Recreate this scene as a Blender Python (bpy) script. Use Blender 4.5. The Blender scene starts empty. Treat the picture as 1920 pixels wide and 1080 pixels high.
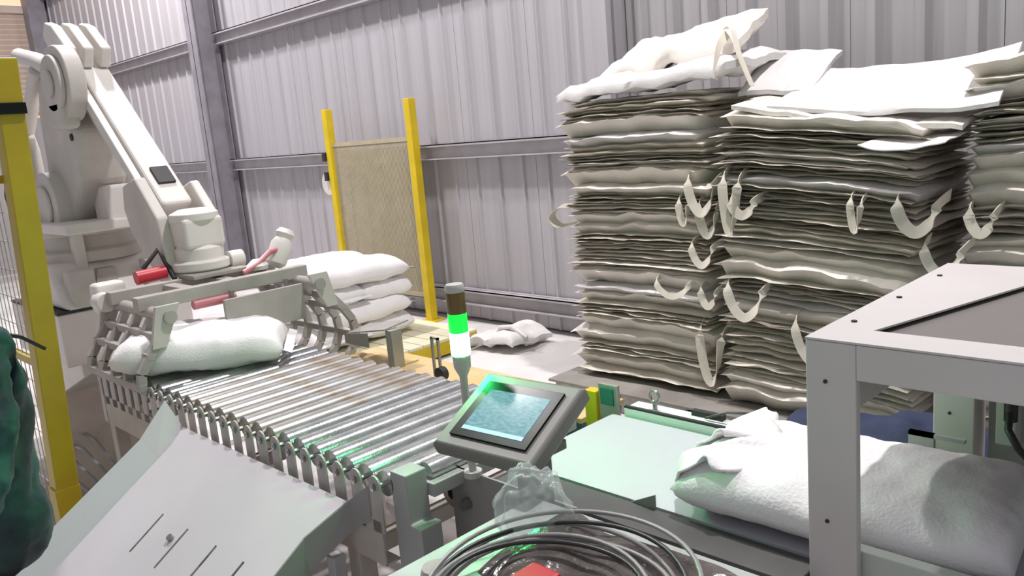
import bpy, bmesh, math, random
from mathutils import Vector, Matrix, noise
random.seed(7)
C = bpy.context.scene.collection
PI = math.pi

# ------------------------------------------------------------------ camera, world, lights, exposure
cd = bpy.data.cameras.new('camera'); cam = bpy.data.objects.new('camera', cd); C.objects.link(cam)
cd.sensor_width = 36.0; cd.lens = 1550/1920*36; cd.clip_start = .05
R3 = Matrix(((0.7078194170024631, -0.07533685606282842, 0.7023645997862228),
             (0.7011889322335005, 0.19540735686043867, -0.685674883744519),
             (-0.08559061997400835, 0.9778242802279893, 0.19113849107147163)))
cam.matrix_world = Matrix.Translation((0, 0, 1.75)) @ R3.to_4x4()
bpy.context.scene.camera = cam
w = bpy.data.worlds.new('world'); bpy.context.scene.world = w; w.use_nodes = True
w.node_tree.nodes['Background'].inputs[0].default_value = (.93, .92, 1.0, 1)
w.node_tree.nodes['Background'].inputs[1].default_value = .41
def high_bay(loc, power, size=.55, col=(1, .96, .97)):
    l = bpy.data.lights.new('high_bay_light', 'AREA'); l.shape = 'DISK'; l.size = size; l.energy = power; l.color = col
    o = bpy.data.objects.new('high_bay_light', l); o.location = loc; C.objects.link(o)
high_bay((-10.6, 3.3, 6.2), 350, .4)
high_bay((-6.3, 2.6, 6.6), 300, .4)
high_bay((-1.4, 3.3, 6.6), 285, .3)
vs = bpy.context.scene.view_settings
vs.view_transform = 'Standard'; vs.look = 'None'; vs.gamma = 1; vs.use_curve_mapping = False
vs.exposure = 0.0

# ------------------------------------------------------------------ materials
def mat(name, col, rough=.6, metal=0, var=.12, scale=6, bump=0, bscale=40, col2=None, emit=None, estr=0, alpha=1, trans=0, coord='Object', stretch=None, coat=0):
    m = bpy.data.materials.new(name); m.use_nodes = True
    nt = m.node_tree; b = nt.nodes['Principled BSDF']
    tc = nt.nodes.new('ShaderNodeTexCoord')
    src = tc.outputs[coord]
    if stretch:
        mp = nt.nodes.new('ShaderNodeMapping'); mp.inputs['Scale'].default_value = stretch
        nt.links.new(src, mp.inputs[0]); src = mp.outputs[0]
    nz = nt.nodes.new('ShaderNodeTexNoise'); nz.inputs['Scale'].default_value = scale; nz.inputs['Detail'].default_value = 5
    nt.links.new(src, nz.inputs['Vector'])
    cr = nt.nodes.new('ShaderNodeValToRGB')
    c2 = col2 if col2 else tuple(x*(1-var) for x in col)
    cr.color_ramp.elements[0].position = .35; cr.color_ramp.elements[1].position = .65
    cr.color_ramp.elements[0].color = (*c2, 1); cr.color_ramp.elements[1].color = (*col, 1)
    nt.links.new(nz.outputs['Fac'], cr.inputs[0]); nt.links.new(cr.outputs[0], b.inputs['Base Color'])
    b.inputs['Roughness'].default_value = rough; b.inputs['Metallic'].default_value = metal
    b.inputs['Alpha'].default_value = alpha; b.inputs['Transmission Weight'].default_value = trans
    b.inputs['Coat Weight'].default_value = coat
    if emit: b.inputs['Emission Color'].default_value = (*emit, 1); b.inputs['Emission Strength'].default_value = estr
    if bump:
        n2 = nt.nodes.new('ShaderNodeTexNoise'); n2.inputs['Scale'].default_value = bscale; n2.inputs['Detail'].default_value = 4
        nt.links.new(src, n2.inputs['Vector'])
        bp = nt.nodes.new('ShaderNodeBump'); bp.inputs['Strength'].default_value = bump; bp.inputs['Distance'].default_value = .01
        nt.links.new(n2.outputs['Fac'], bp.inputs['Height']); nt.links.new(bp.outputs[0], b.inputs['Normal'])
    return m
M = {}
M['floor'] = mat('dusty_floor', (.66, .63, .62), .85, var=.3, scale=1.6, bump=.15, bscale=25)
M['wall'] = mat('wall_steel', (.50, .48, .505), .42, .25, .10, 2, stretch=(6, 6, .25))
M['wall2'] = mat('wall_steel_deep', (.46, .445, .45), .45, .25, .14, 2, stretch=(6, 6, .2))
M['girt'] = mat('girt_steel', (.50, .47, .49), .5, .2, .15)
M['column'] = mat('column_paint', (.27, .25, .28), .55, 0, .2)
M['robot'] = mat('robot_paint', (.74, .70, .66), .5, 0, .1, 4, bump=.05)
M['robot_dark'] = mat('robot_dusty_shaded_grey', (.42, .39, .36), .6, 0, .2)  # dark grey; on the gripper jaws it stands for shade
M['casting'] = mat('dusty_casting', (.60, .56, .52), .6, 0, .16, 5, bump=.08)
M['dark'] = mat('dark_rubber', (.03, .028, .03), .6, 0, .3)
M['black'] = mat('black_plastic', (.012, .014, .013), .25, 0, .2)
M['black'].node_tree.nodes['Principled BSDF'].inputs['Specular IOR Level'].default_value = .12
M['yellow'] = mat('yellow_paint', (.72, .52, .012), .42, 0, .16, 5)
M['yellow_shaded'] = mat('shaded_yellow_paint', (.44, .32, .010), .42, 0, .16, 5)  # gate yellow darkened, puts the shade on the near post into the colour
M['yellow_pale'] = mat('pale_yellow_board', (.74, .70, .52), .7, 0, .2, 4, col2=(.66, .62, .44))
M['mesh_beige'] = mat('beige_mesh', (.46, .40, .27), .7, 0, .12, 8)
M['chrome'] = mat('roller_steel', (.56, .57, .57), .20, .95, .28, 3, bump=.12, bscale=60, stretch=(1, 4, 1))
M['roller_dust'] = mat('dusty_roller_steel', (.54, .54, .53), .26, .9, .35, 9, col2=(.40, .33, .25))
M['bracket'] = mat('dusty_bracket', (.50, .47, .44), .55, .1, .3, 9)
M['rail_beige'] = mat('dusty_beige_rail', (.55, .49, .43), .65, 0, .22, 6)
M['grey_paint'] = mat('grey_frame_paint', (.30, .29, .28), .5, 0, .1, 4)
M['grey_mid'] = mat('mid_grey_paint', (.40, .40, .39), .5, 0, .1, 4)
M['sheet'] = mat('chute_sheet', (.62, .60, .61), .42, 0, .07, 2.5)
M['flange'] = mat('chute_flange', (.62, .62, .63), .4, 0, .06, 2.5)
M['belt'] = mat('white_belt', (.52, .52, .56), .5, 0, .05, 3)
M['belt_dark'] = mat('dark_side_plate', (.10, .10, .095), .5, 0, .3, 6)
M['white_rail'] = mat('white_rail', (.76, .75, .76), .45, 0, .06)
M['frame_top'] = mat('portal_paint', (.60, .57, .55), .45, 0, .05, 5)
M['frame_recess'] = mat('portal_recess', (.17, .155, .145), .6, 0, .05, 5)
M['sack'] = mat('woven_white_sack', (.84, .82, .82), .62, 0, .05, 5, bump=.25, bscale=120)
M['sack2'] = mat('dusty_woven_sack', (.76, .73, .72), .65, 0, .1, 5, bump=.25, bscale=120)
BAGM = [mat('folded_bag_cream', (.74, .68, .59), .75, 0, .14, 3, bump=.4, bscale=30),
        mat('folded_bag_pale', (.79, .74, .67), .75, 0, .12, 3, bump=.4, bscale=30),
        mat('folded_bag_grey', (.65, .60, .52), .75, 0, .16, 3, bump=.4, bscale=30)]
M['bag_white'] = mat('folded_bag_white', (.66, .635, .62), .7, 0, .06, 3, bump=.3, bscale=25)
M['strap'] = mat('woven_strap', (.72, .67, .57), .75, 0, .1)
M['tarp'] = mat('grey_tarp', (.30, .28, .25), .6, 0, .3, 4, bump=.3, bscale=12)
M['tarp_pale'] = mat('pale_skirt', (.50, .46, .42), .7, 0, .3, 6, stretch=(4, 4, .5))
M['wood'] = mat('ochre_board', (.62, .40, .14), .65, 0, .2, 4, col2=(.60, .47, .28), stretch=(1, 3, 1))
M['tin'] = mat('bracket_tin', (.42, .40, .37), .4, .4, .2)
M['hmi'] = mat('panel_housing', (.13, .125, .11), .45, 0, .06)
M['hmi_face'] = mat('panel_face', (.17, .17, .15), .45, 0, .06)
M['amber'] = mat('amber_lens', (.16, .10, .025), .25, 0, .1)
M['green_lens'] = mat('green_lens', (.02, .5, .08), .25, 0, .1, emit=(.0, 1, .05), estr=1.0)
M['lit_lens'] = mat('lit_green_lens', (.6, 1, .8), .3, 0, .05, emit=(.03, 1, .20), estr=230)
M['tower_grey'] = mat('tower_grey', (.50, .50, .47), .45, 0, .08)
M['plastic'] = mat('clear_plastic_bag', (.80, .90, .86), .18, 0, .05, 5, alpha=.26, bump=.25, bscale=14)
M['film'] = mat('dark_film', (.045, .032, .030), .18, 0, .5, 9, bump=.6, bscale=18, col2=(.14, .12, .11))
M['table'] = mat('table_top', (.47, .51, .48), .5, 0, .16, 7)
M['cable'] = mat('grey_cable', (.30, .29, .28), .3, 0, .1)
M['cable_dark'] = mat('black_cable', (.03, .03, .03), .35, 0, .1)
M['red'] = mat('red_plastic', (.55, .02, .04), .4, 0, .15)
M['pink'] = mat('pink_hose', (.62, .22, .24), .4, 0, .15)
M['jacket'] = mat('dark_teal_jacket', (.018, .085, .08), .55, 0, .9, 5.5, bump=.4, bscale=18, col2=(.004, .008, .014))
M['jacket2'] = mat('dark_teal_sleeve', (.03, .12, .10), .6, 0, .8, 9, bump=.4, bscale=18, col2=(.01, .02, .03))
M['trousers'] = mat('navy_trousers', (.05, .06, .09), .7, 0, .4, 6, bump=.3, bscale=20)
M['skin'] = mat('skin', (.45, .24, .16), .5, 0, .1)
M['hair'] = mat('black_hair', (.01, .008, .008), .5, 0, .3)
M['eye'] = mat('eye_white', (.7, .7, .7), .3)
M['navy'] = mat('navy_cloth', (.03, .045, .10), .8, 0, .4, 5, bump=.4, bscale=15)
M['purple'] = mat('purple_grey_cloth', (.15, .11, .16), .8, 0, .3, 5, bump=.4, bscale=15)
M['green_grey'] = mat('pale_green_lit_paint', (.50, .55, .49), .5, 0, .06)  # green light of the signal tower mixed into the portal panels' colour
M['teal'] = mat('teal_plastic', (.03, .18, .15), .5, 0, .2)
M['shutter'] = mat('shutter_slat', (.62, .52, .45), .5, 0, .15)
M['warm'] = mat('warm_lit_glass', (.8, .6, .45), .4, emit=(1, .62, .40), estr=.75)
M['bolt'] = mat('bolt_steel', (.35, .34, .33), .3, .8, .1)
M['dial'] = mat('white_disc', (.68, .64, .62), .5)
M['wood_pallet'] = mat('old_pallet_wood', (.34, .29, .23), .8, 0, .3, 5)
def screen_mat():
    m = bpy.data.materials.new('lit_screen'); m.use_nodes = True; nt = m.node_tree; b = nt.nodes['Principled BSDF']
    tc = nt.nodes.new('ShaderNodeTexCoord'); mp = nt.nodes.new('ShaderNodeMapping'); mp.inputs['Scale'].default_value = (60, 130, 1)
    br = nt.nodes.new('ShaderNodeTexNoise'); br.inputs['Scale'].default_value = 1.0; br.inputs['Detail'].default_value = 2
    nt.links.new(tc.outputs['Object'], mp.inputs[0]); nt.links.new(mp.outputs[0], br.inputs['Vector'])
    cr = nt.nodes.new('ShaderNodeValToRGB')
    cr.color_ramp.elements[0].position = .3; cr.color_ramp.elements[1].position = .7
    cr.color_ramp.elements[0].color = (.16, .42, .46, 1); cr.color_ramp.elements[1].color = (.36, .66, .74, 1)
    nt.links.new(br.outputs['Fac'], cr.inputs[0])
    b.inputs['Specular IOR Level'].default_value = .2; b.inputs['Base Color'].default_value = (.02, .03, .03, 1); b.inputs['Roughness'].default_value = .12
    nt.links.new(cr.outputs[0], b.inputs['Emission Color']); b.inputs['Emission Strength'].default_value = .75
    return m
M['screen'] = screen_mat()
M['screen_bar'] = mat('lit_screen_bar', (.02, .03, .03), .12, emit=(.62, .98, 1.0), estr=.9)

# ------------------------------------------------------------------ building helpers
WORLD = {}
def link(o, Mw):
    C.objects.link(o); WORLD[o.name] = Mw; return o
def thing(name, label, cat, loc=(0, 0, 0), group=None, rot=None):
    o = bpy.data.objects.new(name, None); o.empty_display_size = .1
    Mw = Matrix.Translation(loc)
    if rot is not None: Mw = Mw @ rot.to_4x4()
    o.matrix_world = Mw; link(o, Mw); tag(o, label, cat, group); return o
def tag(o, label=None, cat=None, group=None, kind=None):
    if label: o['label'] = label
    if cat: o['category'] = cat
    if group: o['group'] = group
    if kind: o['kind'] = kind
    return o
def perp(d):
    d = d.normalized(); a = Vector((0, 0, 1)) if abs(d.z) < .9 else Vector((1, 0, 0))
    u = d.cross(a).normalized(); return u, u.cross(d).normalized()
class MB:
    def __init__(s): s.v = []; s.f = []
    def add(s, vs, fs, mw=None):
        k = len(s.v); s.v += [(mw @ Vector(p)) if mw else Vector(p) for p in vs]; s.f += [tuple(i+k for i in f) for f in fs]; return s
    def box(s, x0, x1, y0, y1, z0, z1, mw=None):
        vs = [(x, y, z) for x in (x0, x1) for y in (y0, y1) for z in (z0, z1)]
        return s.add(vs, [(0, 1, 3, 2), (4, 6, 7, 5), (0, 4, 5, 1), (2, 3, 7, 6), (0, 2, 6, 4), (1, 5, 7, 3)], mw)
    def cyl(s, p0, p1, r0, r1=None, n=20, cap=True):
        p0 = Vector(p0); p1 = Vector(p1); r1 = r0 if r1 is None else r1; u, q = perp(p1-p0)
        vs = [p + (u*math.cos(2*PI*i/n)+q*math.sin(2*PI*i/n))*r for p, r in ((p0, r0), (p1, r1)) for i in range(n)]
        fs = [(i, i+n, (i+1) % n+n, (i+1) % n) for i in range(n)]
        if cap: fs += [tuple(range(n)), tuple(range(2*n-1, n-1, -1))]
        return s.add(vs, fs)
    def lathe(s, prof, n=24, mw=None):      # profile (r, z) about z
        vs = [(r*math.cos(2*PI*i/n), r*math.sin(2*PI*i/n), z) for r, z in prof for i in range(n)]
        fs = [(k*n+i, k*n+(i+1) % n, (k+1)*n+(i+1) % n, (k+1)*n+i) for k in range(len(prof)-1) for i in range(n)]
        fs += [tuple(range(n-1, -1, -1)), tuple((len(prof)-1)*n+i for i in range(n))]
        return s.add(vs, fs, mw)
    def tube(s, pts, r, n=8, closed=False):
        pts = [Vector(p) for p in pts]; m = len(pts); base = len(s.v); u = None
        for i, p in enumerate(pts):
            d = (pts[(i+1) % m]-pts[i-1]) if closed else (pts[min(i+1, m-1)]-pts[max(i-1, 0)])
            d.normalize()
            if u is None: u, _ = perp(d)
            u = (u-d*u.dot(d)).normalized(); q = d.cross(u)
            s.v += [p+(u*math.cos(2*PI*k/n)+q*math.sin(2*PI*k/n))*r for k in range(n)]
        for i in range(m if closed else m-1):
            a = base+i*n; b = base+((i+1) % m)*n
            s.f += [(a+k, a+(k+1) % n, b+(k+1) % n, b+k) for k in range(n)]
        if not closed: s.f += [tuple(base+k for k in range(n-1, -1, -1)), tuple(base+(m-1)*n+k for k in range(n))]
        return s
    def prism(s, poly, axis, a0, a1):       # poly in the two remaining axes (x,z for 'y'; y,z for 'x'; x,y for 'z')
        def mk(p, a): return {'y': (p[0], a, p[1]), 'x': (a, p[0], p[1]), 'z': (p[0], p[1], a)}[axis]
        n = len(poly); vs = [mk(p, a0) for p in poly]+[mk(p, a1) for p in poly]
        fs = [(i, (i+1) % n, (i+1) % n+n, i+n) for i in range(n)]+[tuple(range(n-1, -1, -1)), tuple(range(n, 2*n))]
        return s.add(vs, fs)
    def quadplate(s, q, th):                # thick plate from four corner points
        q = [Vector(p) for p in q]; nrm = (q[1]-q[0]).cross(q[3]-q[0]).normalized()*th
        return s.add(q+[p+nrm for p in q], [(3, 2, 1, 0), (4, 5, 6, 7), (0, 1, 5, 4), (1, 2, 6, 5), (2, 3, 7, 6), (3, 0, 4, 7)])
    def ribbon(s, pts, wid, th=.004, side=(0, 1, 0)):
        pts = [Vector(p) for p in pts]; base = len(s.v); m = len(pts); side = Vector(side)
        for i, p in enumerate(pts):
            d = (pts[min(i+1, m-1)]-pts[max(i-1, 0)]).normalized()
            q = (side-d*side.dot(d)).normalized(); nn = d.cross(q)
            s.v += [p-q*wid/2-nn*th/2, p+q*wid/2-nn*th/2, p+q*wid/2+nn*th/2, p-q*wid/2+nn*th/2]
        for i in range(m-1):
            a = base+i*4; s.f += [(a+k, a+(k+1) % 4, a+4+(k+1) % 4, a+4+k) for k in range(4)]
        s.f += [(base+3, base+2, base+1, base), tuple(base+(m-1)*4+k for k in range(4))]
        return s
    def mesh(s, name, inv=None):
        me = bpy.data.meshes.new(name)
        me.from_pydata([tuple(inv @ p) if inv else tuple(p) for p in s.v], [], s.f)
        bm = bmesh.new(); bm.from_mesh(me); bmesh.ops.recalc_face_normals(bm, faces=bm.faces); bm.to_mesh(me); bm.free()
        return me
    def build(s, name, material, parent=None, bevel=0, smooth=None, local=False, segs=2):
        Pw = WORLD[parent.name] if parent else Matrix.Identity(4)
        me = s.mesh(name, None if local else Pw.inverted())
        return place(name, me, material, parent, None, bevel, smooth, segs)
def place(name, me, material, parent=None, mlocal=None, bevel=0, smooth=None, segs=2):
    if len(me.materials) == 0: me.materials.append(M[material] if isinstance(material, str) else material)
    if smooth is not None:
        me.shade_smooth(); me.set_sharp_from_angle(angle=math.radians(smooth))
    o = bpy.data.objects.new(name, me)
    Pw = WORLD[parent.name] if parent else Matrix.Identity(4)
    ml = mlocal if mlocal is not None else Matrix.Identity(4)
    if parent: o.parent = parent
    o.matrix_local = ml
    link(o, Pw @ ml)
    if bevel:
        b = o.modifiers.new('bevel', 'BEVEL'); b.width = bevel; b.segments = segs; b.limit_method = 'ANGLE'
    return o
def own(o, label, cat, group=None):          # a thing that is one mesh
    return tag(o, label, cat, group)
def rnd(a, b): return random.uniform(a, b)
ORD = ['', 'first', 'second', 'third', 'fourth', 'fifth', 'sixth', 'seventh', 'eighth', 'ninth', 'tenth', 'eleventh', 'twelfth', 'thirteenth', 'fourteenth', 'fifteenth', 'sixteenth', 'seventeenth', 'eighteenth', 'nineteenth', 'twentieth']
TENS = {2: 'twenty', 3: 'thirty', 4: 'forty', 5: 'fifty'}
def ordinal(n):
    if n <= 20: return ORD[n]
    return ('thirtieth', 'fortieth', 'fiftieth')[n//10-3] if n % 10 == 0 else TENS[n//10]+'-'+ORD[n % 10]

# ------------------------------------------------------------------ setting: floor, walls
fl = MB().box(-17, 3, -3, 5.6, -.1, 0).build('floor', 'floor'); tag(fl, 'pale dusty concrete floor of the workshop', kind='structure')
wb = MB().box(-16.1, -3.9, 5.1, 5.25, 0, 6).build('wall_back', 'wall'); tag(wb, 'back wall of grey ribbed steel sheets', kind='structure')
def sheet_mesh(W, H, n, depth, top, foot, seam):
    pr = [(0, 0)]; p = W/n
    for k in range(n):
        c = (k+.5)*p
        pr += [(c-foot/2, 0), (c-top/2, -depth), (c+top/2, -depth), (c+foot/2, 0)]
    pr += [(W, 0)]
    mb = MB(); k = len(pr)
    mb.v = [Vector((x, y, z)) for z in (0, H) for x, y in pr]+[Vector((x, y+.01, z)) for z in (0, H) for x, y in pr]
    mb.f = [(i, i+1, k+i+1, k+i) for i in range(k-1)]+[(2*k+i, 3*k+i, 3*k+i+1, 2*k+i+1) for i in range(k-1)]
    mb.f += [(0, k, 3*k, 2*k), (k-1, 2*k+k-1, 3*k+k-1, 2*k-1)]
    mb.f += [(i, 2*k+i, 2*k+i+1, i+1) for i in range(k-1)]+[(k+i, k+i+1, 3*k+i+1, 3*k+i) for i in range(k-1)]
    return mb.mesh('wall_sheet')
NS = 14; WS = 12.1/NS
sm = sheet_mesh(WS-.004, 5.95, 3, .022, .012, .04, .02)
for i in range(NS): place('wall_sheet', sm, 'wall', wb, Matrix.Translation((-16+i*WS, 5.06, .02)))
for z in (.24, 1.58, 3.1, 4.6):
    for x0, x1 in ((-15.9, -10.1), (-9.88, -3.95)):
        mb = MB().box(x0, x1, 4.985, 4.995, z-.07, z+.07).box(x0, x1, 4.93, 5.035, z+.06, z+.07).box(x0, x1, 4.93, 5.035, z-.07, z-.06).box(x0, x1, 4.93, 4.938, z+.045, z+.07)
        mb.build('girt', 'girt', wb)
co = MB().box(-10.11, -9.87, 4.72, 4.735, 0, 6).box(-10.11, -9.87, 4.99, 5.005, 0, 6).box(-9.997, -9.983, 4.72, 5.0, 0, 6)
co.build('column', 'column', wb)
wr = MB().box(-3.9, 2.5, 5.25, 5.4, 0, 6).build('wall_right', 'wall2'); tag(wr, 'darker deep-ribbed steel wall behind the stacked bags', kind='structure')
sm2 = sheet_mesh(.836, 5.95, 3, .05, .05, .11, .02)
for i in range(7): place('wall_sheet', sm2, 'wall2', wr, Matrix.Translation((-3.88+i*.84, 5.22, .02)))
jb = MB().box(-4.12, -3.9, 5.0, 5.06, 0, 6).build('trim_1', 'wall'); tag(jb, 'flat grey steel jamb strip where the two back walls meet', kind='structure')
we = MB().box(-16.3, -16.1, -3, 5.2, 0, 2.6).box(-16.3, -16.1, -3, 5.2, 5.1, 6).box(-16.3, -16.1, 4.75, 5.2, 2.6, 5.1).box(-16.3, -16.1, -3, 2.2, 2.6, 5.1).build('wall_left', 'wall2')
tag(we, 'far end wall with the warm lit louvred opening', kind='structure')
MB().box(-16.1, -15.85, 4.72, 5.0, 0, 6).build('column', 'column', we)
wn = MB().box(-16.27, -16.24, 2.2, 4.75, 2.6, 5.1).build('window_1', 'warm'); tag(wn, 'warm orange lit louvred opening in the far end wall', kind='structure')
lou = MB().box(-.02, .02, 0, 2.55, -.035, .035, Matrix.Rotation(.6, 4, 'Y')).mesh('louvre')
for i in range(20): place('louvre', lou, 'shutter', wn, Matrix.Translation((-16.17, 2.2, 2.68+i*.085)))
MB().box(-16.2, -16.1, 2.2, 4.75, 4.34, 4.46).build('window_rail', 'shutter', wn)

# ------------------------------------------------------------------ roller conveyor
YN, YF = 1.20, 1.95
rc = thing('roller_conveyor', 'steel roller conveyor bed running from the gripper to the touch panel', 'conveyor', (-2.9, 1.57, 0))
rol = MB(); rol.cyl((0, YN+.035-1.57, 0), (0, YF-.035-1.57, 0), .038, n=24); rol.cyl((0, YN-.012-1.57, 0), (0, YF+.012-1.57, 0), .008, n=10)
rmesh = rol.mesh('roller'); rmesh2 = rmesh.copy()
for m_ in (rmesh, rmesh2): m_.shade_smooth(); m_.set_sharp_from_angle(angle=math.radians(40))
tab = MB()
pts = [(-.026, -.135), (.026, -.135)]+[(.026*math.cos(a), .010+.026*math.sin(a)) for a in [PI*k/8 for k in range(9)]]
tab.prism(pts, 'y', -.003, .003)
tabm = tab.mesh('bracket')
boltm = MB().cyl((0, -.008, 0), (0, .0, 0), .009, n=12).cyl((0, -.0095, 0), (0, -.004, 0), .0045, n=8).mesh('bolt')
NR = 24; PITCH = .0908; X0 = -3.93
for i in range(NR):
    x = X0+i*PITCH
    dusty = 9 <= i <= 16
    place('roller', rmesh2 if dusty else rmesh, 'roller_dust' if dusty else 'chrome', rc, Matrix.Translation((x+2.9, 0, .80)))
    b = place('bracket', tabm, 'bracket', rc, Matrix.Translation((x+2.9, YN-1.57, .80)))
    place('bolt', boltm, 'bolt', b, Matrix.Translation((0, -.003, .004)))
    place('bracket', tabm, 'bracket', rc, Matrix.Translation((x+2.9, YF-1.57, .775)))
for nm, y in (('side_rail', YN), ('side_rail', YF)):
    s_ = -1 if y < 1.5 else 1
    MB().box(X0-.06, -1.83, y-.003, y+.003, .565, .70).box(X0-.06, -1.83, min(y, y-s_*.05), max(y, y-s_*.05), .565, .571).build(nm, 'rail_beige', rc)
MB().box(X0-.065, X0-.058, YN, YF, .60, .84).build('end_plate', 'rail_beige', rc)
MB().box(X0-.075, X0-.035, YN-.006, YN+.03, .57, .84).build('end_tab', 'bracket', rc)
for x in (X0-.01, -2.95, -2.0):
    for y in (YN+.03, YF-.03): MB().box(x-.03, x+.03, y-.03, y+.03, 0, .59).build('leg', 'rail_beige', rc, .004)
    MB().box(x-.025, x+.025, YN+.06, YF-.06, .52, .57).build('cross_beam', 'rail_beige', rc)
for y in (YN+.03,): MB().box(X0, -2.0, y-.02, y+.02, .2, .24).build('cross_beam', 'rail_beige', rc)
# end block at the panel end
eb = MB(); eb.prism([(-1.815, .845), (-1.745, .845), (-1.745, .70), (-1.70, .70), (-1.70, .36), (-1.815, .36)], 'y', 1.235, 1.31)
eb.build('end_block', 'grey_mid', rc, .004)
MB().box(-1.80, -1.72, 1.31, 1.92, .76, .80).build('cross_beam', 'grey_mid', rc, .003)
MB().cyl((-1.775, 1.33, .815), (-1.775, 1.9, .815), .03, n=20).build('end_drum', 'chrome', rc, smooth=40)

# ------------------------------------------------------------------ reject chute
ch = thing('reject_chute', 'pale grey sheet-metal chute with slots sloping down in front of rollers', 'chute', (-2.5, 1.0, 0))
def p2(y): return .663-.65*(1.053-y)
slots = [(-2.709, .805, .93), (-2.523, .81, .932), (-2.331, .80, .935), (-2.163, .79, .938)]
xs = [-3.027]
for sx, a, b in slots: xs += [sx-.006, sx+.006]
xs += [-2.007]
YB = .50
cm = MB()
def cq(x0, x1, ya, yb):
    k = len(cm.v); cm.v += [Vector((x0, ya, p2(ya))), Vector((x1, ya, p2(ya))), Vector((x1, yb, p2(yb))), Vector((x0, yb, p2(yb)))]; cm.f.append((k, k+1, k+2, k+3))
YT = 1.053
ys = sorted({YB, YT} | {q for s_ in slots for q in s_[1:]})
for i in range(len(xs)-1):
    for ya, yb in zip(ys[:-1], ys[1:]):
        if i % 2 == 1 and slots[i//2][1] <= ya and yb <= slots[i//2][2]: continue
        cq(xs[i], xs[i+1], ya, yb)
k = len(cm.v)
for x in xs: cm.v += [Vector((x, YT, p2(YT))), Vector((-3.045+(x+3.027)/1.02*1.095, 1.172, .742))]
for i in range(len(xs)-1): cm.f.append((k+2*i, k+2*i+2, k+2*i+3, k+2*i+1))
bm = bmesh.new(); me = cm.mesh('sheet', WORLD[ch.name].inverted()); bm.from_mesh(me); bmesh.ops.remove_doubles(bm, verts=bm.verts, dist=.0006); bmesh.ops.recalc_face_normals(bm, faces=bm.faces); bm.to_mesh(me); bm.free()
sh = place('sheet', me, 'sheet', ch); so = sh.modifiers.new('solid', 'SOLIDIFY'); so.thickness = .003
fg = MB().quadplate([(-3.027, YT, p2(YT)), (-3.027, YB, p2(YB)), (-3.08, .47, .39), (-3.08, 1.021, .734)], .003)
fg.build('flange', 'flange', ch)
MB().quadplate([(-3.045, 1.172, .742), (-3.027, YT, p2(YT)), (-3.08, 1.021, .734), (-3.10, 1.142, .848)], .003).build('flange', 'sheet', ch)
sp = MB()
for q in ([(-1.87, 1.196, .80), (-1.948, 1.176, .742), (-1.948, 1.176, .65), (-1.87, 1.196, .70)], [(-1.948, 1.176, .742), (-2.005, YT, p2(YT)), (-2.005, YT, .555), (-1.948, 1.176, .65)], [(-2.005, YT, p2(YT)), (-2.007, YB, p2(YB)), (-2.007, YB, p2(YB)-.115), (-2.005, YT, .555)]): sp.quadplate(q, .004)
sp.build('side_plate', 'grey_paint', ch)
for x, y in ((-2.03, .98), (-1.98, 1.13)): MB().box(x-.02, x+.02, y-.02, y+.02, 0, .585).build('leg', 'grey_mid', ch, .003)
for x, y in ((-3.0, .60), (-2.95, 1.12)): MB().box(x-.02, x+.02, y-.02, y+.02, 0, p2(min(y, 1.05))-.012).build('leg', 'grey_mid', ch, .003)
MB().cyl((-2.559, .889, p2(.889)+.001), (-2.559, .882, p2(.889)+.012), .011, n=14).build('bolt', 'bolt', ch, smooth=40)
MB().cyl((-2.006, .99, .55), (-1.994, .99, .55), .008, n=12).build('bolt', 'bolt', ch, smooth=40)

# ------------------------------------------------------------------ belt conveyor
bc = thing('belt_conveyor', 'white belt conveyor passing under the pale portal frame', 'conveyor', (-.6, 1.75, 0))
bx0, bx1 = -1.67, .9
prof = [(bx1, .80), (bx1, .72)]
prof = [(bx0+.04+.04*math.cos(a), .76+.04*math.sin(a)) for a in [PI/2+PI*k/10 for k in range(11)]]+[(bx1-.04+.04*math.cos(a), .76+.04*math.sin(a)) for a in [-PI/2+PI*k/10 for k in range(11)]]
MB().prism(prof, 'y', 1.545, 2.01).build('belt', 'belt', bc, smooth=30)
MB().box(-1.60, -.72, 1.43, 1.535, .775, .80).build('side_cap', 'belt_dark', bc, .003)
MB().box(-.72, .9, 1.50, 1.535, .775, .80).build('side_cap', 'belt_dark', bc, .003)
MB().box(-1.785, -1.30, 1.425, 1.432, .36, .80).build('side_plate', 'grey_paint', bc)
MB().box(-1.30, -.72, 1.425, 1.432, .50, .80).build('side_plate', 'belt_dark', bc)
MB().box(-.72, .9, 1.50, 1.507, .50, .775).build('side_plate', 'belt_dark', bc)
MB().box(-1.60, .9, 2.02, 2.10, .70, .825).build('far_rail', 'white_rail', bc, .003)
MB().box(-1.60, .9, 2.022, 2.034, .825, .832).build('rail_edge', 'dark', bc)
MB().box(-.66, .9, 1.50, 1.53, .80, .872).build('side_guard', 'green_grey', bc, .003)
MB().cyl((-1.715, 1.40, .70), (-1.715, 1.425, .70), .017, n=20).cyl((-1.715, 1.396, .70), (-1.715, 1.40, .70), .008, n=12).build('bolt', 'bolt', bc, smooth=40)
MB().lathe([(.034, -.012), (.04, -.012), (.04, .012), (.034, .012), (.015, .014), (.015, -.014)], 20, Matrix.Translation((-1.80, 1.446, .70)) @ Matrix.Rotation(PI/2, 4, 'X')).build('bearing', 'bolt', bc, smooth=40)
for x in (-1.55, -.45, .7):
    for y in (1.535, 2.05): MB().box(x-.03, x+.03, y-.025, y+.025, 0, .70).build('leg', 'grey_paint', bc, .003)
MB().prism([(-1.21, .80), (-1.135, .80), (-1.135, .838)], 'y', 1.532, 1.536).build('guide_tab', 'grey_paint', bc)
er = [(-1.505+.017*math.cos(a), 2.06, .868+.019*math.sin(a)) for a in [2*PI*k/16 for k in range(16)]]
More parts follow.
